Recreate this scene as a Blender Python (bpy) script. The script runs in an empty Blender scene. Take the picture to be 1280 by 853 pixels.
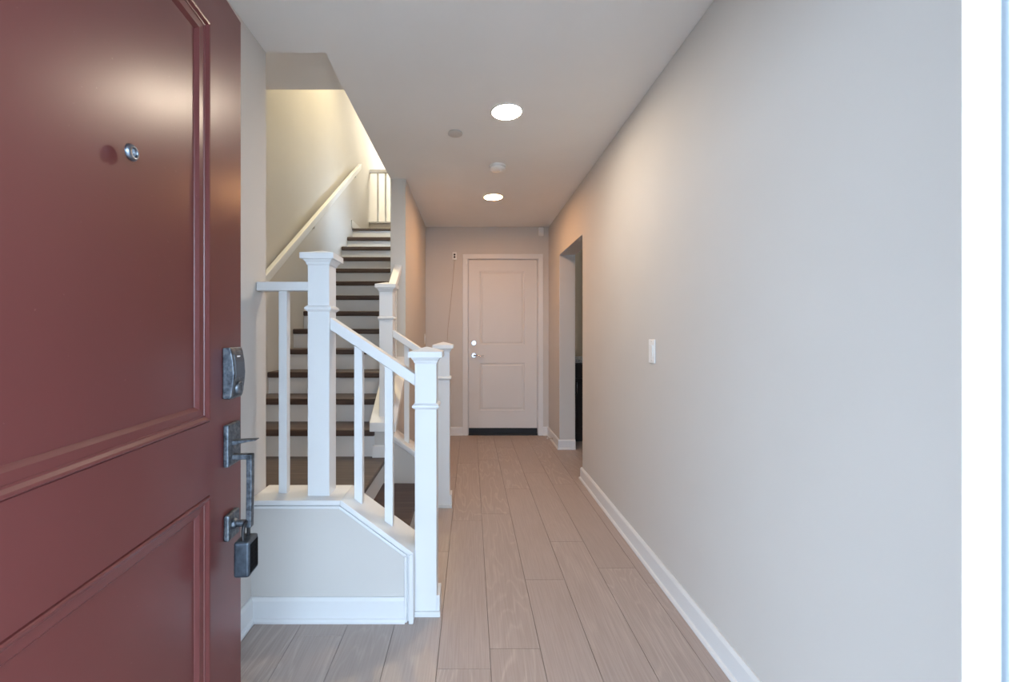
import bpy, math, random
from mathutils import Vector
random.seed(7)
C = bpy.context.scene.collection
PI = math.pi

# ------------------------------------------------------------------ camera, world, exposure
F = 535.0                                   # focal length in pixels of the 1280 wide frame
cd = bpy.data.cameras.new('camera'); cam = bpy.data.objects.new('camera', cd); C.objects.link(cam)
cam.location = (0, 0, 1.2); cam.rotation_euler = (PI/2, 0, 0)
cd.sensor_fit = 'HORIZONTAL'; cd.sensor_width = 36; cd.lens = 36*F/1280
cd.shift_x = (640-588.5)/1280; cd.shift_y = -(426.5-417.5)/1280
cd.clip_start = 0.02
cd.dof.use_dof = True; cd.dof.focus_distance = 2.2; cd.dof.aperture_fstop = 9
bpy.context.scene.camera = cam

sc = bpy.context.scene
vs = sc.view_settings
vs.view_transform = 'Standard'; vs.look = 'None'; vs.gamma = 1; vs.use_curve_mapping = False
vs.exposure = 0.10

SKY = 20.0
wd = bpy.data.worlds.new('sky'); sc.world = wd; wd.use_nodes = True
bg = wd.node_tree.nodes['Background']
bg.inputs[0].default_value = (0.60, 0.785, 1.0, 1); bg.inputs[1].default_value = SKY

NEAR_L, FAR_L = 190.0, 165.0                  # radiance of the two recessed lamps
NEAR_C, FAR_C = (1.0, 0.84, 0.66), (1.0, 0.50, 0.21)

def area(name, loc, rot, sx, sy, power, col, portal=False):
    l = bpy.data.lights.new(name, 'AREA'); l.shape = 'RECTANGLE'; l.size = sx; l.size_y = sy
    l.energy = power; l.color = col
    o = bpy.data.objects.new(name, l); C.objects.link(o); o.location = loc; o.rotation_euler = rot
    if portal: l.cycles.is_portal = True
    return o
area('doorway_portal', (-0.145, 0.10, 1.03), (PI/2, 0, 0), 0.90, 2.05, 1, (1, 1, 1), True)
# lamps of the upper floor
def spot(name, loc, rot, power, col, ang, blend, size=0.08):
    l = bpy.data.lights.new(name, 'SPOT'); l.energy = power; l.color = col
    l.spot_size = math.radians(ang); l.spot_blend = blend; l.shadow_soft_size = size
    o = bpy.data.objects.new(name, l); C.objects.link(o); o.location = loc; o.rotation_euler = rot
    return o
spot('stairwell_lamp', (-1.28, 4.35, 5.15), (0, 0, 0), 270, (1.0, 0.83, 0.48), 110, 1.0)
area('upper_hall_lamp', (-0.6, 7.7, 5.15), (0, 0, 0), 1.2, 0.8, 72, (1.0, 0.93, 0.76))
area('upper_landing_lamp', (-1.1, 6.2, 5.15), (0, 0, 0), 0.5, 0.4, 10, (1.0, 0.90, 0.70))

# ------------------------------------------------------------------ mesh helpers
class MB:
    def __init__(s): s.v = []; s.f = []; s.m = []; s.smooth = set()
    def add(s, vs, fs, mi=0, smooth=False):
        o = len(s.v); s.v += [tuple(p) for p in vs]
        for f in fs:
            if smooth: s.smooth.add(len(s.f))
            s.f.append([i+o for i in f]); s.m.append(mi)
        return s
    def box(s, x0, x1, y0, y1, z0, z1, mi=0):
        if x0 > x1: x0, x1 = x1, x0
        if y0 > y1: y0, y1 = y1, y0
        if z0 > z1: z0, z1 = z1, z0
        return s.add([(x0,y0,z0),(x1,y0,z0),(x1,y1,z0),(x0,y1,z0),(x0,y0,z1),(x1,y0,z1),(x1,y1,z1),(x0,y1,z1)],
              [(3,2,1,0),(4,5,6,7),(0,1,5,4),(1,2,6,5),(2,3,7,6),(3,0,4,7)], mi)
    def prism(s, poly, axis, a, b, mi=0):
        """polygon in the plane perpendicular to axis ('x': (y,z), 'y': (x,z), 'z': (x,y)), extruded a..b"""
        def P(p, t): return {'x': (t, p[0], p[1]), 'y': (p[0], t, p[1]), 'z': (p[0], p[1], t)}[axis]
        n = len(poly)
        return s.add([P(p, a) for p in poly]+[P(p, b) for p in poly],
              [tuple(range(n))[::-1], tuple(range(n, 2*n))]+[(i, (i+1) % n, n+(i+1) % n, n+i) for i in range(n)], mi)
    def band(s, path, th, axis, a, b, mi=0):
        """a board of thickness th below (to the right of) a 2-D path, mitred at the bends"""
        off = offset(path, th)
        for i in range(len(path)-1):
            s.prism([path[i], path[i+1], off[i+1], off[i]], axis, a, b, mi)
        return s
    def lathe(s, prof, loc=(0,0,0), axis='z', n=32, mi=0, smooth=True, caps=True):
        vs = []
        for r, h in prof:
            for k in range(n):
                a = 2*PI*k/n; c, d = r*math.cos(a), r*math.sin(a)
                p = {'z': (c, d, h), 'x': (h, c, d), 'y': (d, h, c)}[axis]
                vs.append((loc[0]+p[0], loc[1]+p[1], loc[2]+p[2]))
        fs = []
        for j in range(len(prof)-1):
            for k in range(n):
                fs.append((j*n+k, j*n+(k+1) % n, (j+1)*n+(k+1) % n, (j+1)*n+k))
        s.add(vs, fs, mi, smooth)
        if caps:
            s.add(vs[:n], [tuple(range(n))[::-1]], mi); s.add(vs[-n:], [tuple(range(n))], mi)
        return s
    def tube(s, pts, r, n=12, mi=0):
        pts = [Vector(p) for p in pts]; vs = []; up = Vector((0.123, 0.31, 0.94))
        for i, p in enumerate(pts):
            t = (pts[min(i+1, len(pts)-1)]-pts[max(i-1, 0)]).normalized()
            u = t.cross(up).normalized(); w = t.cross(u)
            for k in range(n):
                a = 2*PI*k/n; vs.append(p+(u*math.cos(a)+w*math.sin(a))*r)
        fs = [(j*n+k, j*n+(k+1) % n, (j+1)*n+(k+1) % n, (j+1)*n+k) for j in range(len(pts)-1) for k in range(n)]
        s.add(vs, fs, mi, True)
        s.add(vs[:n], [tuple(range(n))[::-1]], mi); s.add(vs[-n:], [tuple(range(n))], mi)
        return s
    def squares(s, rings, cx, cy, mi=0):
        """stack of square rings (half width, z), closed at both ends"""
        vs = []
        for h, z in rings: vs += [(cx-h,cy-h,z),(cx+h,cy-h,z),(cx+h,cy+h,z),(cx-h,cy+h,z)]
        fs = [(3,2,1,0)]
        for j in range(len(rings)-1):
            for k in range(4): fs.append((4*j+k, 4*j+(k+1) % 4, 4*j+4+(k+1) % 4, 4*j+4+k))
        n = 4*(len(rings)-1); fs.append((n, n+1, n+2, n+3))
        return s.add(vs, fs, mi)
    def sweep(s, path, prof, mi=0):
        """profile (out, z) swept along an XY path; 'out' is to the left of the direction of travel"""
        offs = [[(q[0], q[1], z) for q in offset(path, -o)] for o, z in prof]
        n = len(prof); vs = []
        for i in range(len(path)):
            vs += [offs[k][i] for k in range(n)]
        fs = [(i*n+k, i*n+(k+1) % n, (i+1)*n+(k+1) % n, (i+1)*n+k) for i in range(len(path)-1) for k in range(n)]
        fs += [tuple(range(n))[::-1], tuple(range((len(path)-1)*n, len(path)*n))]
        return s.add(vs, fs, mi)
    def build(s, name, mats, parent=None, bevel=0, seg=2):
        me = bpy.data.meshes.new(name); me.from_pydata(s.v, [], s.f)
        if not isinstance(mats, (list, tuple)): mats = [mats]
        for m in mats: me.materials.append(m)
        for i, p in enumerate(me.polygons):
            p.material_index = s.m[i]; p.use_smooth = i in s.smooth
        me.validate(); me.update()
        import bmesh
        bm = bmesh.new(); bm.from_mesh(me); bmesh.ops.recalc_face_normals(bm, faces=bm.faces); bm.to_mesh(me); bm.free()
        o = bpy.data.objects.new(name, me); C.objects.link(o)
        if parent: o.parent = parent
        if bevel:
            b = o.modifiers.new('bevel', 'BEVEL'); b.width = bevel; b.segments = seg; b.limit_method = 'ANGLE'
            b.angle_limit = math.radians(35)
        return o

def offset(path, d):
    """offset a polyline by d to the right of its direction, mitred"""
    out = []; n = len(path)
    for i in range(n):
        ns = []
        for a, b in ((i-1, i), (i, i+1)):
            if 0 <= a and b < n:
                dx, dy = path[b][0]-path[a][0], path[b][1]-path[a][1]; L = math.hypot(dx, dy)
                ns.append((dy/L, -dx/L))
        if len(ns) == 1: m = ns[0]; k = 1
        else:
            m = (ns[0][0]+ns[1][0], ns[0][1]+ns[1][1]); L = math.hypot(*m); m = (m[0]/L, m[1]/L)
            k = 1/(m[0]*ns[0][0]+m[1]*ns[0][1])
        out.append((path[i][0]+m[0]*d*k, path[i][1]+m[1]*d*k))
    return out

def tag(o, label=None, cat=None, group=None, kind=None):
    if label: o['label'] = label
    if cat: o['category'] = cat
    if group: o['group'] = group
    if kind: o['kind'] = kind
    return o
def thing(name, label, cat, loc=(0,0,0), rz=0, group=None, kind=None):
    o = bpy.data.objects.new(name, None); C.objects.link(o); o.empty_display_size = .1
    o.location = loc; o.rotation_euler = (0, 0, rz)
    return tag(o, label, cat, group, kind)
def struct(o, label, cat): return tag(o, label, cat, kind='structure')

# ------------------------------------------------------------------ materials
def mat(name, col=(.8,.8,.8), rough=.5, metal=0, spec=.5, emit=None, es=0):
    m = bpy.data.materials.new(name); m.use_nodes = True
    b = m.node_tree.nodes['Principled BSDF']
    b.inputs['Base Color'].default_value = (*col, 1); b.inputs['Roughness'].default_value = rough
    b.inputs['Metallic'].default_value = metal; b.inputs['Specular IOR Level'].default_value = spec
    if emit: b.inputs['Emission Color'].default_value = (*emit, 1); b.inputs['Emission Strength'].default_value = es
    return m
class N:
    def __init__(s, m): s.t = m.node_tree; s.b = s.t.nodes['Principled BSDF']
    def new(s, ty, **kw):
        n = s.t.nodes.new(ty)
        for k, v in kw.items(): setattr(n, k, v)
        return n
    def link(s, a, b): s.t.links.new(a, b)
    def coord(s, scale=(1,1,1), kind='Object'):
        tc = s.new('ShaderNodeTexCoord'); mp = s.new('ShaderNodeMapping')
        mp.inputs['Scale'].default_value = scale; s.link(tc.outputs[kind], mp.inputs[0]); return mp.outputs[0]
    def noise(s, vec, scale, detail=4, rough=.5, dist=0):
        n = s.new('ShaderNodeTexNoise'); s.link(vec, n.inputs['Vector'])
        n.inputs['Scale'].default_value = scale; n.inputs['Detail'].default_value = detail
        n.inputs['Roughness'].default_value = rough; n.inputs['Distortion'].default_value = dist
        return n.outputs[0]
    def ramp(s, fac, stops):
        r = s.new('ShaderNodeValToRGB'); e = r.color_ramp.elements
        while len(e) < len(stops): e.new(.5)
        for q, (p, c) in zip(e, stops): q.position = p; q.color = (*c, 1)
        s.link(fac, r.inputs[0]); return r.outputs[0]
    def bump(s, h, strength, dist):
        b = s.new('ShaderNodeBump'); b.inputs['Strength'].default_value = strength; b.inputs['Distance'].default_value = dist
        s.link(h, b.inputs['Height']); s.link(b.outputs[0], s.b.inputs['Normal'])
    def mix(s, fac, a, b, mode='MIX'):
        m = s.new('ShaderNodeMix', data_type='RGBA', blend_type=mode)
        for sock, v in ((m.inputs[0], fac), (m.inputs[6], a), (m.inputs[7], b)):
            if hasattr(v, 'is_linked') or hasattr(v, 'links'): s.link(v, sock)
            else: sock.default_value = v if not isinstance(v, tuple) else (*v, 1)
        return m.outputs[2]
    def math(s, op, a, b=0.0):
        m = s.new('ShaderNodeMath', operation=op)
        for sock, v in ((m.inputs[0], a), (m.inputs[1], b)):
            if isinstance(v, (int, float)): sock.default_value = v
            else: s.link(v, sock)
        return m.outputs[0]

def paint(name, col, rough, tex=90, bump=.05):
    m = mat(name, col, rough, spec=.3); n = N(m); c = n.coord()
    n.link(n.mix(n.math('MULTIPLY', n.noise(c, 3, 2), 1.0), tuple(x*.97 for x in col), tuple(min(1, x*1.03) for x in col)), n.b.inputs['Base Color'])
    n.bump(n.noise(c, tex, 3), bump, .002); return m
WALL = paint('greige_wall_paint', (.62, .595, .565), .75)
CEIL = paint('ceiling_paint', (.87, .86, .845), .85)
TRIM = paint('white_trim_paint', (.745, .75, .755), .38, 40, .02)
DOORW = paint('white_door_paint', (.70, .69, .68), .42, 60, .03)
PLASTIC = paint('white_plastic', (.86, .86, .85), .35, 30, .01)
BLACK = mat('black_plastic', (.012, .012, .014), .4)
PAD = mat('matt_black_keypad', (.005, .005, .006), .85, spec=.08)
RUBBER = mat('black_rubber', (.012, .016, .022), .6)
CHROME = mat('chrome', (.50, .50, .51), .22, 1)
STEEL = mat('spring_steel', (.6, .58, .55), .35, 1)
SEAL = mat('pale_blue_seal', (.165, .19, .215), .6)
PEEP = mat('pewter_rim', (.22, .25, .30), .3, 1)
GLASS = mat('lens_glass', (.25, .30, .36), .08, 0, .9)

REDP = mat('oxblood_door_paint', (.168, .040, .037), .36, spec=.5)
n = N(REDP); c = n.coord()
spk = n.ramp(n.noise(c, 130, 2), [(.745, (0,0,0)), (.78, (1,1,1))])
col = n.mix(n.noise(c, 4, 3), (.108, .0255, .0240), (.126, .031, .029))
n.link(n.mix(n.math('MULTIPLY', spk, .18), col, (.42, .25, .22)), n.b.inputs['Base Color'])
n.link(n.math('ADD', n.math('MULTIPLY', n.noise(c, 9, 2), .05), .285), n.b.inputs['Roughness'])

BRONZE = mat('aged_pewter', (.2, .22, .24), .42, .85)
n = N(BRONZE); c = n.coord()
n.link(n.ramp(n.noise(c, 70, 6, .65), [(.30, (.030, .033, .038)), (.46, (.095, .108, .125)), (.60, (.165, .185, .21)), (.70, (.23, .185, .15))]), n.b.inputs['Base Color'])
n.link(n.math('ADD', n.math('MULTIPLY', n.noise(c, 60, 4), .30), .33), n.b.inputs['Roughness'])
n.bump(n.noise(c, 120, 4), .25, .001)
LOCKM = mat('blued_lockbox_metal', (.05, .065, .085), .42, .6)
n = N(LOCKM); c = n.coord()
n.link(n.ramp(n.noise(c, 45, 5), [(.35, (.035, .045, .060)), (.65, (.085, .105, .13))]), n.b.inputs['Base Color'])
SCREEN = mat('dark_touch_panel', (.035, .045, .06), .28)
KITCH = paint('tan_kitchen_paint', (.30, .19, .11), .75)
DARKW = mat('espresso_cabinet', (.016, .012, .011), .35)
n = N(DARKW); n.link(n.ramp(n.noise(n.coord((30, 30, 2)), 3, 4), [(.3, (.012, .009, .008)), (.7, (.026, .020, .018))]), n.b.inputs['Base Color'])
STONE = mat('grey_counter_stone', (.30, .29, .27), .25)
n = N(STONE); n.link(n.ramp(n.noise(n.coord(), 90, 4), [(.35, (.18, .17, .16)), (.65, (.42, .40, .37))]), n.b.inputs['Base Color'])
CONC = mat('porch_concrete', (.30, .29, .27), .9)
n = N(CONC); n.link(n.ramp(n.noise(n.coord(), 12, 6), [(.3, (.27, .26, .245)), (.7, (.37, .355, .335))]), n.b.inputs['Base Color'])
STUCCO = paint('exterior_stucco', (.55, .50, .44), .95, 40, .3)
BLOCKER = paint('grey_blocker_render', (.50, .53, .57), .9, 40, .3)  # cool grey for the added outdoor wall, to keep its reflected daylight cool
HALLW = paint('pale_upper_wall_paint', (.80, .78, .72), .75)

# oak laminate: per plank value in the 'rnd' colour attribute, grain runs along Y
OAK = mat('greige_oak_plank', (.35, .29, .25), .42)
n = N(OAK); at = n.new('ShaderNodeAttribute', attribute_name='rnd')
sep = n.new('ShaderNodeSeparateColor'); n.link(at.outputs['Color'], sep.inputs[0])
tc = n.new('ShaderNodeTexCoord'); cmb = n.new('ShaderNodeCombineXYZ')
n.link(n.math('MULTIPLY', sep.outputs[0], 37.0), cmb.inputs[0]); n.link(n.math('MULTIPLY', sep.outputs[1], 23.0), cmb.inputs[1])
va = n.new('ShaderNodeVectorMath', operation='ADD'); n.link(tc.outputs['Object'], va.inputs[0]); n.link(cmb.outputs[0], va.inputs[1])
def scaled(v, s3):
    mp = n.new('ShaderNodeMapping'); mp.inputs['Scale'].default_value = s3; n.link(v, mp.inputs[0]); return mp.outputs[0]
warp = n.noise(scaled(va.outputs[0], (5.0, .75, 1)), 1.0, 3, .5, .3)
rings = n.math('FRACT', n.math('MULTIPLY', warp, 15.0))
rings = n.math('ABSOLUTE', n.math('SUBTRACT', rings, .5))
fine = n.noise(scaled(va.outputs[0], (160, 4, 1)), 1.0, 4, .6)
mot = n.noise(scaled(va.outputs[0], (4, 1.2, 1)), 1.0, 3)
base = n.mix(mot, (.395, .322, .290), (.485, .408, .374))
base = n.mix(n.math('MULTIPLY', n.ramp(rings, [(.0, (1,1,1)), (.20, (0,0,0))]), n.math('MULTIPLY', n.math('POWER', sep.outputs[1], 1.5), .50)), base, (.68, .60, .54))
base = n.mix(n.math('MULTIPLY', n.ramp(fine, [(.42, (1,1,1)), (.58, (0,0,0))]), .30), base, (.29, .225, .19))
base = n.mix(n.math('MULTIPLY', sep.outputs[2], .30), base, (.37, .305, .27))
n.link(base, n.b.inputs['Base Color'])
n.link(n.math('ADD', n.math('MULTIPLY', fine, .18), .34), n.b.inputs['Roughness'])
n.bump(fine, .08, .001)
GROOVE = mat('plank_seam', (.13, .105, .09), .8)

TREAD = mat('dark_walnut_tread', (.08, .05, .04), .42)
n = N(TREAD); c = n.coord((3, 60, 60))
n.link(n.ramp(n.noise(c, 1.0, 5, .6), [(.3, (.044, .026, .022)), (.55, (.078, .049, .041)), (.75, (.115, .078, .067))]), n.b.inputs['Base Color'])
LAND = mat('dark_walnut_landing', (.08, .05, .04), .42)
n = N(LAND); c = n.coord((3, 45, 45))
n.link(n.ramp(n.noise(c, 1.0, 6, .6), [(.3, (.060, .045, .040)), (.55, (.100, .075, .066)), (.75, (.145, .112, .100))]), n.b.inputs['Base Color'])

# ------------------------------------------------------------------ key dimensions
XR, XL, ZC = 0.92, -0.92, 2.465             # right wall, left wall, ceiling
YB = 5.06                                   # back wall
YF0, YF1 = 0.10, 0.262                      # front wall
JL, JR = -0.605, 0.314                      # door opening
YK0, YK1 = 1.791, 1.926                     # near knee wall
XS0, XS1 = -1.615, -0.66                    # stair flight
WX0, WX1 = -0.656, -0.532                   # wall between stair and hall
YW = 3.492                                  # near end of that wall
OY0, OY1, OZ = 3.528, 4.446, 2.02           # opening to the kitchen
RI, RU = 0.1757, 0.2452                     # rise, run
ZT = 5.2                                    # top of the house
def nose(i): return (10.96+i)*RU
def top(i): return (2+i)*RI+(.016 if i > 0 else 0)

# ------------------------------------------------------------------ floor
def plank_floor(x0, x1, y0, y1):
    W, L, X0 = .193, 1.219, -.1215
    fixed = {1: 1.63, -1: 2.356, 2: 2.088, 5: 2.06, 4: 3.41, 0: 2.75, 3: 1.25, -2: 1.05, -3: 1.7, -4: 1.35}
    mb = MB(); vals = []
    mb.box(x0, x1, y0, y1, -.05, -.003, 1); vals += [(0,0,0)]*8
    k = math.floor((x0-X0)/W)
    while X0+k*W < x1:
        a, b = max(X0+k*W, x0), min(X0+(k+1)*W, x1)
        j = fixed.get(k, random.uniform(0, L)); j -= math.ceil((j-y0)/L)*L
        while j < y1:
            p, q = max(j, y0), min(j+L, y1)
            if q-p > .01 and b-a > .005:
                g, h, e = .0006, .0013, .0004
                r = (random.random(), random.random(), random.random())
                vs = [(a+g,p+e,-.003),(b-g,p+e,-.003),(b-g,q-e,-.003),(a+g,q-e,-.003),
                      (a+h,p+2*e,0),(b-h,p+2*e,0),(b-h,q-2*e,0),(a+h,q-2*e,0)]
                mb.add(vs, [(4,5,6,7),(0,1,5,4),(1,2,6,5),(2,3,7,6),(3,0,4,7)], 0); vals += [r]*8
            j += L
        k += 1
    o = mb.build('floor', [OAK, GROOVE])
    at = o.data.color_attributes.new('rnd', 'FLOAT_COLOR', 'POINT')
    for i, v in enumerate(vals): at.data[i].color = (*v, 1)
    return o
struct(plank_floor(-.95, 3.2, YF0, 5.32), 'greige oak plank floor running down the hall', 'floor')

# ------------------------------------------------------------------ ceiling and walls
mb = MB()
mb.box(WX0, 3.3, YF0, 5.4, ZC, ZC+.14); mb.box(-1.75, WX0, YF0, YK1, ZC, ZC+.14)
struct(mb.build('ceiling', CEIL), 'smooth white hall ceiling cut away over the stairs', 'ceiling')

mb = MB().prism([(YF1, 0), (OY0, 0), (OY0, OZ), (OY1, OZ), (OY1, 0), (YB, 0), (YB, ZC), (YF1, ZC)], 'x', XR, XR+.165)
struct(mb.build('wall_right', WALL, bevel=.004), 'long greige right wall with a doorless opening near its far end', 'wall')

struct(MB().box(XL-.12, XL, YF1, YK1, 0, ZC).build('wall_left', WALL, bevel=.004), 'short greige left wall beside the open red door', 'wall')

DX0, DX1, DZ0, DZ1 = -.0255, .788, .083, 2.077   # back door slab
mb = MB().prism([(WX0, 0), (DX0-.02, 0), (DX0-.02, DZ1+.02), (DX1+.02, DZ1+.02), (DX1+.02, 0), (1.085, 0), (1.085, ZC), (WX0, ZC)], 'y', YB, YB+.12)
struct(mb.build('wall_back', WALL), 'greige back wall around the white panel door', 'wall')
struct(MB().box(WX0, WX1, YW, YB, 0, ZT).build('wall_stair_side', WALL, bevel=.004), 'greige wall end between the stairs and the hall', 'wall')

mb = MB()
mb.box(-2.6, JL-.02, YF0, YF1, 0, ZC); mb.box(JR+.02, 3.3, YF0, YF1, 0, ZC); mb.box(JL-.02, JR+.02, YF0, YF1, 2.08, ZC)
mb.box(-2.6, 3.3, YF0, YF1, ZC, ZT)
struct(mb.build('wall_front', [WALL]), 'front wall around the entry door opening', 'wall')

# stairwell shell
struct(MB().box(XS0-.155, XS0-.015, YK1, 8.6, -.05, ZT).build('wall_stairwell_left', WALL), 'tall cream lit stairwell wall carrying the handrail', 'wall')
mb = MB(); mb.box(-1.75, XL-.12, YK1-.12, YK1, 0, ZC)
mb.box(-1.75, WX0, YK1, 2.452, 2.60, ZT)
struct(mb.build('wall_stairwell_front', CEIL), 'shaded soffit over the foot of the stairs', 'wall')
mb = MB(); mb.box(WX0, WX1, YK1, YW, ZC+.14, ZT); mb.box(WX0, WX1, YB, 6.86, 2.61, ZT)
struct(mb.build('wall_stairwell_right', WALL), 'upper stairwell wall above the hall ceiling edge', 'wall')
mb = MB(); mb.box(XS0-.155, 1.6, 8.6, 8.72, 2.5, ZT); mb.box(1.5, 1.6, 6.98, 8.6, 2.5, ZT); mb.box(WX1, 1.6, 6.86, 6.98, 2.99, ZT)
struct(mb.build('wall_upper_hall', HALLW), 'bright pale wall beyond the upstairs railing', 'wall')
struct(MB().box(-1.8, 1.7, YF0, 8.75, ZT, ZT+.1).build('ceiling_upper', CEIL), 'ceiling above the stairwell and upstairs hall', 'ceiling')
struct(MB().box(XS0-.015, 1.5, 6.98, 8.6, 2.89, 2.969).build('floor_upper', LAND), 'dark wood floor of the upstairs hall behind the railing', 'floor')

# kitchen beyond the opening
struct(MB().box(1.085, 3.3, 5.32, 5.44, 0, ZC).build('wall_kitchen', KITCH), 'tan wall glimpsed through the opening on the right', 'wall')
struct(MB().box(3.2, 3.3, YF1, 5.32, 0, ZC).build('wall_kitchen_right', WALL), 'far side wall of the room through the opening', 'wall')

# porch outside (daylight bounces off it)
struct(MB().box(-6, 6, -7, YF0, -.14, -.03).build('floor_porch', CONC), 'pale concrete porch outside the entry door', 'floor')

struct(MB().box(-3.5, 9, -7.2, -7.0, -.14, 1.75).build('wall_light_blocker', BLOCKER), 'added unseen low wall outside that cuts the frontal daylight', 'wall')  # unseen wall, added to hold back frontal daylight on the knee wall
struct(MB().box(-2.6, 3.3, -3.2, YF0, 2.36, 2.56).build('ceiling_porch', STUCCO), 'porch roof over the entry door outside', 'ceiling')

# ------------------------------------------------------------------ entry door frame
mb = MB()
mb.box(JR, JR+.02, YF0-.01, .2505, 0, 2.08); mb.box(JL-.02, JL, YF0-.01, .2505, 0, 2.08); mb.box(JL, JR, YF0-.01, .2505, 2.06, 2.08)
mb.box(JR+.0045, JR+.062, .2525, YF1+.016, 0, 2.12); mb.box(JR-.001, JR+.006, .2494, .2530, 0, 2.06, 1); mb.box(JL-.062, JL-.0045, .2525, YF1+.016, 0, 2.12); mb.box(JL-.062, JR+.062, .2525, YF1+.016, 2.065, 2.125)
mb.box(JR-.012, JR, .115, .19, 0, 2.06); mb.box(JL, JL+.012, .115, .19, 0, 2.06)
struct(mb.build('trim_1', [TRIM, SEAL], bevel=.0008), 'blurred white entry door jamb at the right edge of the view', 'door frame')
struct(MB().box(JL, JR, .09, .262, -.03, .012).build('trim_5', STEEL, bevel=.003), 'metal threshold of the entry door', 'threshold')

# ------------------------------------------------------------------ baseboards
BB = [(0, 0), (.0245, 0), (.0245, .009), (.021, .016), (.0145, .019), (.0145, .088), (.010, .096), (.007, .101), (0, .101)]
def bbd(name, path, label, prof=BB):
    return struct(MB().sweep(path, prof).build(name, TRIM, bevel=.001), label, 'baseboard')
bbd('baseboard_right', [(XR, YF1), (XR, OY0), (XR+.165, OY0)], 'white baseboard along the long right wall')
bbd('baseboard_right_far', [(XR+.165, OY1), (XR, OY1), (XR, YB), (.853, YB)], 'white baseboard wrapping the pier past the opening')
bbd('baseboard_back', [(-.0955, YB), (WX1, YB), (WX1, 3.06)], 'white baseboard left of the back door')
bbd('baseboard_left', [(-.273, YK0), (XL, YK0), (XL, YF1+.02)], 'white baseboard along knee wall and left wall')

# ------------------------------------------------------------------ knee walls and their caps
CAP = [(XL, .511), (-.535, .511), (-.2375, .293), (-.2375, 0)]
def inner(path, d):
    o = offset(path, d); return o
p = inner(CAP, .030); poly = [(XL, 0)]+[(XL, p[0][1]), p[1], p[2], (p[3][0], 0)]
struct(MB().prism(poly, 'y', YK0, YK1).build('wall_knee_near', WALL), 'low grey knee wall under the near railing', 'knee wall')
mb = MB(); mb.band(CAP, .020, 'y', 1.766, 1.952); q = inner(CAP, .0195)
mb.band(q, .008, 'y', 1.783, 1.936)
r2 = inner(CAP, .0270); mb.band(r2, .012, 'y', 1.775, 1.938)
struct(mb.build('trim_2', TRIM, bevel=.003), 'white cap moulding over the near knee wall', 'moulding')

YG0, YG1 = 2.94, 3.066                       # far knee wall
CAPF = [(-.560, .511), (-.535, .511), (-.2375, .293), (-.2375, 0)]
p = inner(CAPF, .030); poly = [(WX1-.001, 0), (WX1-.001, p[1][1]), p[1], p[2], (p[3][0], 0)]
mb = MB(); mb.prism(poly, 'y', YG0, YG1)
mb.prism([(YG0, 0), (YW, 0), (YW, .96), (YG0, .55)], 'x', WX0-.004, WX1)
struct(mb.build('wall_knee_far', WALL), 'low knee wall stepping up beside the main flight', 'knee wall')
mb = MB(); mb.band(CAPF[0:], .020, 'y', 2.910, 3.094); q = inner(CAPF, .0195); mb.band(q, .016, 'y', 2.922, 3.082)
struct(mb.build('trim_3', TRIM, bevel=.003), 'white sloping cap on the far knee wall beside first step', 'moulding')
mb = MB(); S = RI/RU
mb.prism([(2.905, .533), (2.905, .596), (YW, .596+(YW-2.905)*S), (YW, .533+(YW-2.905)*S)], 'x', -.689, -.508)
struct(mb.build('trim_4', TRIM, bevel=.004), 'white cap climbing behind the middle newel post', 'moulding')
# skirt block at the foot of the middle newel
struct(MB().sweep([(-.585, YG0), (WX0-.004, YG0), (WX0-.004, 2.99)], [(0, .352), (.014, .352), (.014, .430), (.008, .436), (0, .436)]).build('baseboard_landing', TRIM, bevel=.001),
       'short white baseboard wrapping the foot of the middle newel', 'baseboard')

# ------------------------------------------------------------------ staircase
st = thing('staircase', 'staircase with dark walnut treads and white risers climbing to the upper floor', 'staircase', (-1.1, 2.9, 0))
def spart(mb, name, m, bevel=0, label=None):
    for i, v in enumerate(mb.v): mb.v[i] = (v[0]+1.1, v[1]-2.9, v[2])
    o = mb.build(name, m, st, bevel)
    if label: o['label'] = label
    return o
LX = -.578
spart(MB().prism([(XS0-.0148, YK1+.001), (LX, YK1+.001), (LX, YG0-.001), (XS1-.001, YG0-.001), (XS1-.001, 2.98), (XS0-.0148, 2.98)], 'z', top(0)-.03, top(0)), 'landing', LAND, .008, 'dark wood landing')
spart(MB().box(LX-.035, LX-.020, YK1+.001, YG0, RI, top(0)-.03), 'riser', TRIM, .001, 'white riser')
spart(MB().box(LX-.03, LX+.247, YK1+.001, YG0-.001, RI-.03, RI), 'tread', TREAD, .008, 'dark wood tread')
spart(MB().box(LX+.205, LX+.220, YK1+.001, YG0-.001, 0, RI-.03), 'riser', TRIM, .001, 'white riser')
for i in range(1, 13):
    x1 = XS1-.002
    spart(MB().box(XS0-.0148, x1, nose(i), nose(i+1)+.055, top(i)-.047, top(i)), 'tread', TREAD, .009, 'dark wood tread')
    spart(MB().box(XS0-.0148, x1, nose(i)+.025, nose(i)+.040, top(i-1)-.01, top(i)-.047), 'riser', TRIM, .001, 'white riser')
spart(MB().box(XS0-.0148, x1, nose(13)+.025, nose(13)+.040, top(12), top(13)-.03), 'riser', TRIM, .001, 'white riser')
spart(MB().box(XS0-.0148, WX0-.001, nose(13), 6.86, top(13)-.03, top(13)), 'upper_landing', LAND, .008, 'dark wood upper landing')
spart(MB().box(XS0-.0148, XS0, nose(13)-.05, 6.86, top(13), top(13)+.10), 'skirt_board', TRIM, .001, 'white skirt board')

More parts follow.
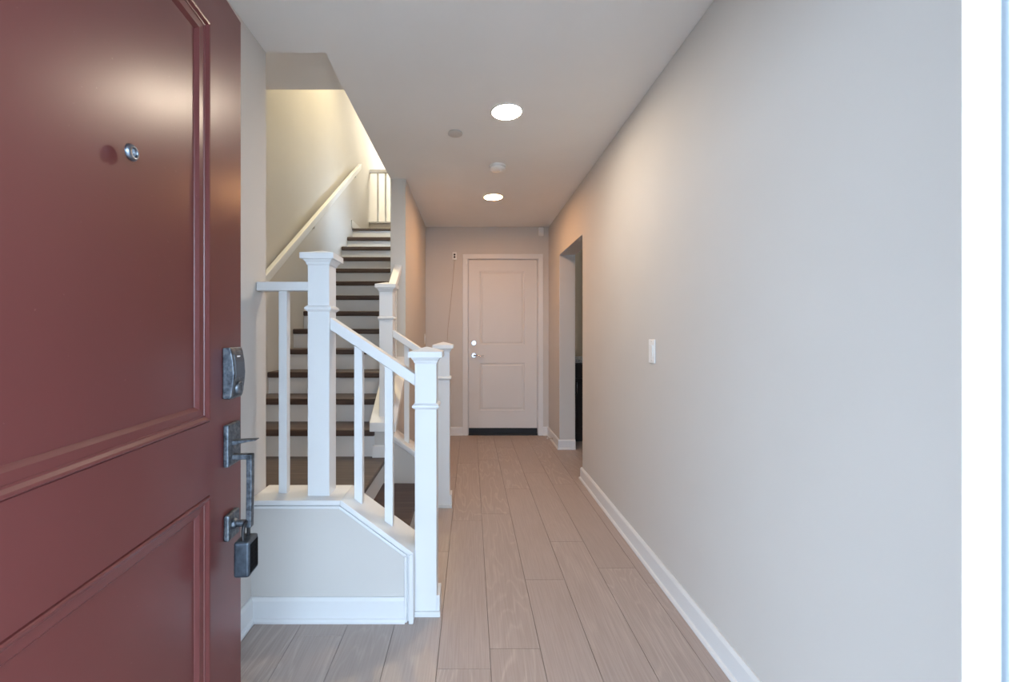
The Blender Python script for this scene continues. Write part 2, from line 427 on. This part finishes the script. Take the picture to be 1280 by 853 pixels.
# ------------------------------------------------------------------ balustrades
def slanted(mb, cx, cy, hw, bottom, topf, axis='x'):
    """square bar with its ends cut along the slopes bottom(t), topf(t)"""
    vs = []
    for fn in (bottom, topf):
        for dx, dy in ((-hw,-hw),(hw,-hw),(hw,hw),(-hw,hw)):
            t = cx+dx if axis == 'x' else cy+dy
            vs.append((cx+dx, cy+dy, fn(t)))
    return mb.add(vs, [(3,2,1,0),(4,5,6,7),(0,1,5,4),(1,2,6,5),(2,3,7,6),(3,0,4,7)])
def newel(parent, x, y, z0, peak, zc, base=None):
    h = .046
    sh = MB().squares([(h, z0), (h, peak-.06)], x, y).build('newel_post', TRIM, parent, .002)
    MB().squares([(h, peak-.070), (h+.004, peak-.066), (h+.006, peak-.058), (h+.013, peak-.050), (h+.015, peak-.045), (.0715, peak-.045),
                  (.0715, peak-.020), (.002, peak)], x, y).build('post_cap', TRIM, sh, .0015)
    MB().squares([(h, zc-.013), (h+.006, zc-.009), (h+.011, zc-.003), (h+.011, zc+.003), (h+.006, zc+.009), (h, zc+.013)], x, y).build('collar', TRIM, sh, .001)
    if base:
        m = MB(); m.box(x+h, x+h+.014, y-h-.002, y+h, z0, z0+.088)
        m.box(x-h, x+h+.016, y-h-.011, y-h, z0, z0+.022); m.build('base_trim', TRIM, sh, .002)
    return sh
def railslope(x): return 1.270+(x+.603)*(1.027-1.270)/(.603-.238)   # top of the sloping rails
def capline(x): return .511 if x < -.535 else .511+(x+.535)*(.293-.511)/(.535-.2375)
NY, FY = 1.866, 2.998
bal = thing('balustrade', 'white stair railing nearest the red door, on the low knee wall', 'railing', (0, 0, 0))
newel(bal, -.648, NY, .509, 1.562, 1.308)
newel(bal, -.192, NY, 0, 1.144, .891, True)
MB().box(XL+.001, -.694, NY-.034, NY+.034, 1.385, 1.423).build('handrail', TRIM, bal, .003)['label'] = 'short level handrail'
mb = MB(); mb.prism([(-.602, railslope(-.602)), (-.239, railslope(-.239)), (-.239, railslope(-.239)-.052), (-.602, railslope(-.602)-.052)], 'y', NY-.034, NY+.034)
mb.build('handrail', TRIM, bal, .003)['label'] = 'sloping handrail'
slanted(MB(), -.8125, NY, .0175, lambda t: .509, lambda t: 1.387).build('baluster', TRIM, bal, .0015)
for x in (-.4865, -.355):
    slanted(MB(), x, NY, .0175, lambda t: capline(t)-.002, lambda t: railslope(t)-.05).build('baluster', TRIM, bal, .0015)

bf = thing('balustrade', 'white stair railing farther back, its posts behind the first step', 'railing', (0, 0, 0))
newel(bf, -.586, FY, .575, 1.562, 1.308)
newel(bf, -.192, FY, 0, 1.144, .893, True)
mb = MB(); mb.prism([(-.540, railslope(-.540)), (-.239, railslope(-.239)), (-.239, railslope(-.239)-.052), (-.540, railslope(-.540)-.052)], 'y', FY-.034, FY+.034)
mb.build('handrail', TRIM, bf, .003)['label'] = 'sloping handrail down to the hall post'
def upr(y): return 1.767+(y-YW)*S
def upc(y): return .594+(y-2.905)*S
mb = MB(); mb.prism([(FY+.047, upr(FY+.047)), (YW, upr(YW)), (YW, upr(YW)-.055), (FY+.047, upr(FY+.047)-.055)], 'x', -.622, -.564)
mb.build('handrail', TRIM, bf, .003)['label'] = 'handrail climbing to the wall end'
for x in (-.447, -.330):
    slanted(MB(), x, FY, .0175, lambda t: capline(t)-.002, lambda t: railslope(t)-.05).build('baluster', TRIM, bf, .0015)
for y in (3.16, 3.31):
    slanted(MB(), -.592, y, .0175, upc, lambda t: upr(t)-.053, 'y').build('baluster', TRIM, bf, .0015)

# upstairs guard rail
struct(MB().box(XS0-.014, 1.5, 6.86, 6.98, 2.60, 2.969).build('wall_upper_curb', WALL), 'low curb at the top of the stairs under the upstairs railing', 'wall')
gr = thing('guard_railing', 'upstairs white guard railing with thin balusters at the stair head', 'railing', (0, 0, 0))
MB().box(XS0-.014, WX0, 6.835, 7.0, 2.969, 2.993).build('base_rail', TRIM, gr, .003)
MB().box(XS0-.014, WX0, 6.89, 6.95, 3.80, 3.848).build('handrail', TRIM, gr, .003)
for k in range(8):
    x = -1.50+k*.125
    if x < WX0-.02: slanted(MB(), x, 6.92, .016, lambda t: 2.992, lambda t: 3.802).build('baluster', TRIM, gr)

# wall handrail of the main flight
hr = thing('wall_handrail', 'white handrail fixed to the stairwell wall above the stairs', 'handrail', (0, 0, 0))
def hz(y): return 1.676+(y-3.287)*.697
mb = MB(); mb.prism([(2.45, hz(2.45)), (6.06, hz(6.06)), (6.06, hz(6.06)-.078), (2.45, hz(2.45)-.078)], 'x', -1.592, -1.548)
mb.build('rail', TRIM, hr, .006, 3)
for y in (2.75, 4.3, 5.85):
    z = hz(y)-.078
    mb = MB(); mb.lathe([(.026, 0), (.026, .005), (.012, .009)], (XS0-.015, y, z-.05), 'x', 20)
    mb.tube([(XS0-.008, y, z-.05), (-1.60, y, z-.05), (-1.575, y, z-.042), (-1.570, y, z-.02), (-1.570, y, z+.004)], .007)
    mb.build('bracket', STEEL, hr)

# ------------------------------------------------------------------ panelled doors
def panel_face(mb, w, h, holes, prof, y, sgn, z0=0):
    """face in the x-z plane at y, with recessed panels; prof = (inset, out); sgn = direction of 'out' along y"""
    xs = sorted({0, w, *[q for hh in holes for q in hh[:2]]}); zs = sorted({z0, z0+h, *[q for hh in holes for q in hh[2:]]})
    for i in range(len(xs)-1):
        for j in range(len(zs)-1):
            cx, cz = (xs[i]+xs[i+1])/2, (zs[j]+zs[j+1])/2
            if any(a < cx < b and c < cz < d for a, b, c, d in holes): continue
            mb.add([(xs[i], y, zs[j]), (xs[i+1], y, zs[j]), (xs[i+1], y, zs[j+1]), (xs[i], y, zs[j+1])], [(0,1,2,3)])
    for a, b, c, d in holes:
        vs = []
        for ins, out in prof:
            yy = y+sgn*out
            vs += [(a+ins, yy, c+ins), (b-ins, yy, c+ins), (b-ins, yy, d-ins), (a+ins, yy, d-ins)]
        fs = [(4*k+m, 4*k+(m+1) % 4, 4*k+4+(m+1) % 4, 4*k+4+m) for k in range(len(prof)-1) for m in range(4)]
        e = 4*(len(prof)-1); fs.append((e, e+1, e+2, e+3)); mb.add(vs, fs)
def slab_edges(mb, w, h, y0, y1, z0=0):
    for a, b in (((0,z0),(w,z0)), ((w,z0),(w,z0+h)), ((w,z0+h),(0,z0+h)), ((0,z0+h),(0,z0))):
        mb.add([(a[0], y0, a[1]), (b[0], y0, b[1]), (b[0], y1, b[1]), (a[0], y1, a[1])], [(0,1,2,3)])
import bmesh
def weld(o):
    bm = bmesh.new(); bm.from_mesh(o.data); bmesh.ops.remove_doubles(bm, verts=bm.verts, dist=1e-5)
    bmesh.ops.recalc_face_normals(bm, faces=bm.faces); bm.to_mesh(o.data); bm.free(); return o

# the open red entry door: local x from hinge to latch, outer face at local y = 0 facing -y
W = .914
AN = math.radians(90+4.44)
rd = thing('door_1', 'oxblood red panelled entry door standing open at the left', 'door', (-.553, .249, .014), AN, kind='structure')
PR = [(0, 0), (.0012, -.003), (.0022, .0020), (.005, .0040), (.009, .0030), (.014, -.0020), (.017, -.0025), (.018, -.0045), (.033, -.0058), (.0395, -.0125), (.0405, -.0140), (.048, -.0140)]
mb = MB(); holes = [(.158, W-.158, .809-.60, .809), (.158, W-.158, .980, 1.914)]
panel_face(mb, W, 2.03, holes, PR, 0, -1); panel_face(mb, W, 2.03, holes, PR, .045, 1); slab_edges(mb, W, 2.03, 0, .045)
weld(mb.build('door_leaf', REDP, rd))
# peephole
def L(s, p, z): return (W-s, -p, z-.014)
ph = MB().lathe([(.0145, .0), (.0145, -.004), (.0115, -.007), (.0080, -.008), (.0080, -.004)], L(.418, 0, 1.515), 'y', 28).build('peephole', PEEP, rd)
MB().lathe([(.0083, -.0035), (.006, -.006), (.002, -.0075)], L(.418, 0, 1.515), 'y', 20).build('peephole_lens', GLASS, ph)
# keypad deadbolt
def plate(poly, p0, p1, mat_, name, parent, bev=.002, seg=2):     # polygon in (s, z), thickness p0..p1
    return MB().prism([(W-s, z-.014) for s, z in poly], 'y', -p0, -p1).build(name, mat_, parent, bev, seg)
def rect(s0, s1, z0, z1): return [(s0, z0), (s1, z0), (s1, z1), (s0, z1)]
# keypad body: bowed front, extruded along the width
prof = [(0, 1.037), (.018, 1.036), (.022, 1.045), (.0265, 1.075), (.0285, 1.100), (.0265, 1.130), (.022, 1.156), (.018, 1.166), (0, 1.165)]
kp = MB().prism([(-q, z-.014) for q, z in prof], 'x', W-.100, W-.036).build('keypad_lock', BRONZE, rd, .003, 3)
prof2 = [(.0205, 1.088), (.0285, 1.088), (.0295, 1.100), (.0278, 1.130), (.0250, 1.149), (.0205, 1.149)]
MB().prism([(-q, z-.014) for q, z in prof2], 'x', W-.092, W-.044).build('touch_panel', SCREEN, kp, .001)
MB().prism([(-q, z-.014) for q, z in [(.026, 1.141), (.0268, 1.141), (.0262, 1.1445), (.025, 1.1445)]], 'x', W-.078, W-.062).build('logo_mark', PLASTIC, kp)
MB().lathe([(.017, -.020), (.017, -.029), (.014, -.031)], L(.068, 0, 1.062), 'y', 28).build('lock_cylinder', BRONZE, kp)
MB().box(W-.0695, W-.0665, -.0318, -.0305, 1.055-.014, 1.069-.014).build('keyhole', BLACK, kp)
# handleset
hs = plate(rect(.030, .098, .866, .972), 0, .014, BRONZE, 'handle_set', rd, .004)
plate(rect(.036, .096, .680, .745), 0, .014, BRONZE, 'lower_plate', hs, .004)
mb = MB()
# squared grip: arm out, bar down, foot back
sc_ = .069
mb.box(W-sc_-.009, W-sc_+.009, -.061, -.010, .880-.014, .893-.014)
g0, g1 = .706, .893
mb.prism([(-.047, g1-.014), (-.061, g1-.014), (-.061, .800), (-.059, g0-.014), (-.046, g0-.014), (-.047, .800)], 'x', W-sc_-.009, W-sc_+.009)
mb.tube([(W-sc_, -.010, .716-.014), (W-sc_, -.050, .716-.014)], .009, 16)
mb.lathe([(.013, -.012), (.013, -.018), (.009, -.022)], L(sc_, 0, .716), 'y', 20)
mb.build('grip', BRONZE, hs, .002)
MB().prism([(-.012, .929-.014), (-.040, .930-.014), (-.072, .931-.014), (-.072, .9285-.014), (-.050, .925-.014), (-.030, .921-.014), (-.012, .917-.014)], 'x', W-sc_-.011, W-sc_+.011).build('thumb_latch', BRONZE, hs, .001)
mb = MB(); mb.box(W-.004, W+.0015, .008, .036, 1.06, 1.12); mb.box(W-.004, W+.0015, .008, .036, .88, .94)
mb.build('strike_plate', STEEL, rd)
for z in (.25, 1.0, 1.78):
    MB().lathe([(.008, z), (.008, z+.1)], (-.004, .050, 0), 'z', 12).build('hinge', STEEL, rd)

# lockbox hanging from the grip
rdm = Vector((-.553, .249, .014))
def wl(s, p, z):                    # door-local (s, p, z world) to world
    c, d = math.cos(AN), math.sin(AN); x, y = W-s, -p
    return (rdm.x+x*c-y*d, rdm.y+x*d+y*c, z)
lb0 = wl(.075, .048, .596)
lb = thing('lockbox', 'dark blue grey key lockbox hanging by its shackle from the red door handle', 'lockbox', lb0, AN+math.radians(0))
# local: x along door towards latch, -y outwards
b = MB().box(-.034, .023, -.020, .018, 0, .088)
lbb = b.build('lockbox_body', LOCKM, lb, .006, 3)
MB().box(-.028, .017, -.0212, -.019, .008, .080).build('keypad_panel', PAD, lbb, .002)
for i in range(5):
    for j in range(2):
        MB().box(-.021+j*.020, -.010+j*.020, -.0222, -.0205, .016+i*.0115, .0235+i*.0115).build('key_button', PAD, lbb, .001)
pts = [(-.020, 0, .080)]+[(-.005-.015*math.cos(a), 0, .112+.015*math.sin(a)) for a in [PI*k/12 for k in range(13)]]+[(.010, 0, .080)]
MB().tube(pts, .0045, 12).build('shackle', BLACK, lbb)

# white back door
bd = thing('door_2', 'white two panel door at the end of the hall', 'door', (DX0, YB+.018, 0), 0, kind='structure')
w2, h2 = DX1-DX0, DZ1-DZ0
def bx(px): return (px-588.5)*YB/F-DX0
def bz(py): return 1.2-(py-417.5)*YB/F
PR2 = [(0, 0), (.008, -.006), (.020, -.009), (.034, -.003), (.040, -.002)]
mb = MB(); holes = [(bx(599.6), bx(656), bz(513.9), bz(454)), (bx(599.6), bx(656), bz(431.4), bz(338.5))]
panel_face(mb, w2, h2, holes, PR2, 0, -1, DZ0); slab_edges(mb, w2, h2, 0, .04, DZ0)
mb.add([(0,.04,DZ0),(w2,.04,DZ0),(w2,.04,DZ1),(0,.04,DZ1)], [(0,1,2,3)])
weld(mb.build('door_leaf', DOORW, bd))
mb = MB(); mb.box(.001, w2-.001, -.006, .045, .022, DZ0-.003); mb.build('bottom_sweep', RUBBER, bd, .002)
MB().box(.001, w2-.001, -.030, .06, .0, .022).build('threshold', RUBBER, bd, .003)
lx = .062
for nm, z in (('deadbolt', bz(429)), ('lever_handle', bz(444.5))):
    m = MB().lathe([(.031, .0), (.031, -.006), (.026, -.010)], (lx, 0, z), 'y', 28)
    if nm == 'deadbolt': m.lathe([(.016, -.010), (.015, -.020)], (lx, 0, z), 'y', 20); m.box(lx-.004, lx+.004, -.028, -.018, z-.014, z+.014)
    else: m.tube([(lx, -.008, z), (lx, -.045, z), (lx+.012, -.052, z), (lx+.06, -.052, z-.004), (lx+.115, -.050, z-.006)], .0085)
    m.build(nm, CHROME, bd)
for py in (352, 436.5, 519):
    z = bz(py); MB().lathe([(.0075, z-.045), (.0075, z+.045)], (w2+.004, -.010, 0), 'z', 12).build('hinge', DOORW, bd)
# casing and jamb of the back door
mb = MB(); c0, c1, ct = -.0955, .853, bz(317.9)
for x0, x1, z0, z1 in ((c0, DX0-.010, 0, DZ1+.010), (DX1+.010, c1, 0, DZ1+.010), (c0, c1, DZ1+.010, ct)):
    mb.box(x0, x1, YB-.016, YB+.001, z0, z1)
mb.box(DX0-.020, DX0-.004, YB-.002, YB+.12, 0, DZ1+.02); mb.box(DX1+.004, DX1+.020, YB-.002, YB+.12, 0, DZ1+.02); mb.box(DX0-.02, DX1+.02, YB-.002, YB+.12, DZ1+.004, DZ1+.02)
mb.box(DX0-.02, DX1+.02, YB+.062, YB+.12, 0, DZ1+.02)
struct(mb.build('trim_6', TRIM, bevel=.003), 'white casing framing the back door', 'door frame')
MBs = MB().box(0, .016, -.012, 0, 0, .058); co = MBs.build('door_contact', PLASTIC, bevel=.002)
co.location = (DX0-.032, YB-.016, DZ1-.055); tag(co, 'tiny white alarm contact on the top left corner of the back door casing', 'sensor')

# ------------------------------------------------------------------ things on walls and ceiling
def recessed(x, y, label, col, rad):
    t = thing('recessed_light', label, 'ceiling light', (x, y, ZC), 0)
    MB().lathe([(.094, 0), (.094, -.003), (.088, -.006), (.0825, -.004), (.080, 0)], n=48, caps=False).build('trim_ring', PLASTIC, t)
    em = mat('lit_lens', (.9,.9,.9), .5, emit=col, es=rad)
    MB().lathe([(.0822, -.001), (.0822, -.0036), (.060, -.0045), (.001, -.005)], n=48).build('lens', em, t)
    return t
recessed(.2045, 2.437, 'bright white recessed ceiling light nearest the front', NEAR_C, NEAR_L)
recessed(.207, 3.955, 'warm amber recessed ceiling light nearer the back door', FAR_C, FAR_L)
t = thing('sprinkler_cover', 'small flat round white sprinkler cover on ceiling left of the near light', 'sprinkler', (-.098, 2.691, ZC))
MB().lathe([(.042, 0), (.042, -.009)], n=36).build('collar', STEEL, t)
MB().lathe([(.0455, -.006), (.0455, -.0095), (.043, -.011), (.001, -.0115)], n=40).build('cover_plate', WALL, t)
t = thing('smoke_detector', 'round white smoke detector on ceiling between the two lights', 'smoke detector', (.2016, 3.22, ZC))
MB().lathe([(.062, 0), (.064, -.006), (.062, -.012)], n=40).build('mounting_base', PLASTIC, t)
MB().lathe([(.054, -.012), (.058, -.016), (.058, -.026), (.050, -.034), (.020, -.037), (.001, -.037)], n=40).build('detector_body', PLASTIC, t)
MB().lathe([(.012, -.036), (.012, -.040), (.009, -.0415), (.001, -.0415)], (.022, 0, 0), n=20).build('test_button', PLASTIC, t)

# light switch on the right wall (local frame: wall plane x = 0, faces -x)
def switch(name, label, loc, rz):
    t = thing(name, label, 'light switch', loc, rz)
    p = MB().box(-.006, 0, -.036, .036, -.060, .060).build('wall_plate', PLASTIC, t, .003)
    MB().prism([(-.004, -.033), (-.008, -.033), (-.0115, .033), (-.004, .033)], 'y', -.0165, .0165).build('rocker', PLASTIC, t, .001)
    for z in (-.048, .048): MB().lathe([(.003, -.0055), (.003, -.0068)], (0, 0, z), 'x', 12).build('screw', STEEL, t)
    return t
switch('light_switch', 'white rocker light switch on the long right wall', (XR, 2.166, 1.112), 0)
switch('light_switch', 'white light switch seen edge on near the back left corner', (WX1, 4.93, 1.14), PI)

t = thing('motion_detector', 'small white motion detector high in the back right corner', 'sensor', ((676-588.5)*YB/F, YB, bz(290.5)))
MB().prism([(-.030, -.048), (.030, -.048), (.030, .052), (-.030, .052)], 'y', -.034, 0).build('detector_body', PLASTIC, t, .009, 3)
MB().prism([(-.020, -.040), (.020, -.040), (.020, -.005), (-.020, -.005)], 'y', -.037, -.03).build('sensor_lens', CEIL, t, .004, 2)

t = thing('wall_jack', 'small white wall plate with two black holes left of the back door', 'wall plate', ((568.2-588.5)*YB/F, YB, bz(320.4)))
MB().prism([(-.026, -.046), (.026, -.046), (.026, .046), (-.026, .046)], 'y', -.014, 0).build('plate', PLASTIC, t, .005, 3)
for z in (.016, -.013): MB().lathe([(.011, -.0125), (.011, -.0155), (.001, -.0157)], (0, 0, z), 'y', 20).build('socket_hole', BLACK, t)
x0 = (568.2-588.5)*YB/F
pts = [(0, -.006, -.044), (-.004, -.004, -.10), (-.020, -.0035, -.30), (-.050, -.0035, -.60), (-.078, -.0035, -.85), (-.085, -.0035, -1.0)]
wire = mat('tan_wire', (.42, .32, .25), .6)
MB().tube(pts, .0022, 8).build('wire', wire, t)

# spring door stop on the baseboard
t = thing('door_stop', 'spring door stop on the baseboard by the back right corner', 'door stop', (.9055, 4.72, .046))
MB().lathe([(.011, 0), (.011, -.004), (.006, -.008)], axis='x', n=20).build('mount', STEEL, t)
pts = [(-.006-.050*k/90, .0052*math.cos(k*.9), .0052*math.sin(k*.9)) for k in range(91)]
MB().tube(pts, .0014, 6).build('spring', STEEL, t)
MB().lathe([(.007, -.054), (.008, -.060), (.007, -.066), (.001, -.068)], axis='x', n=16).build('rubber_tip', PLASTIC, t)

# base cabinet and worktop through the opening
t = thing('base_cabinet', 'dark espresso base cabinet glimpsed through the opening on the right', 'cabinet', (1.088, 4.70, 0))
mb = MB(); mb.box(.0, 1.4, .02, .62, .10, .88); mb.box(.02, 1.38, .07, .60, 0, .10); mb.build('body', DARKW, t, .002)
for k in range(3):
    a = .012+k*.46; d = MB(); panel_face(d, .445, .60, [(.06, .385, .06+.0, .54)], [(0,0),(.004,-.005),(.02,-.006)], 0, -1); slab_edges(d, .445, .60, 0, .02)
    o = weld(d.build('door', DARKW, t)); o.location = (a, 0, .11)
    MB().tube([(a+.06, 0, .55), (a+.06, -.03, .55), (a+.06, -.03, .67), (a+.06, 0, .67)], .005).build('handle', CHROME, t)
    MB().box(a, a+.445, 0, .02, .72, .87).build('drawer', DARKW, t, .002)
    MB().tube([(a+.16, 0, .795), (a+.16, -.03, .795), (a+.28, -.03, .795), (a+.28, 0, .795)], .005).build('handle', CHROME, t)
ct_ = MB().box(1.087, 2.52, 4.675, 5.319, .88, .92).build('worktop', STONE, bevel=.004)
tag(ct_, 'grey stone worktop on the dark cabinet through the opening', 'worktop')
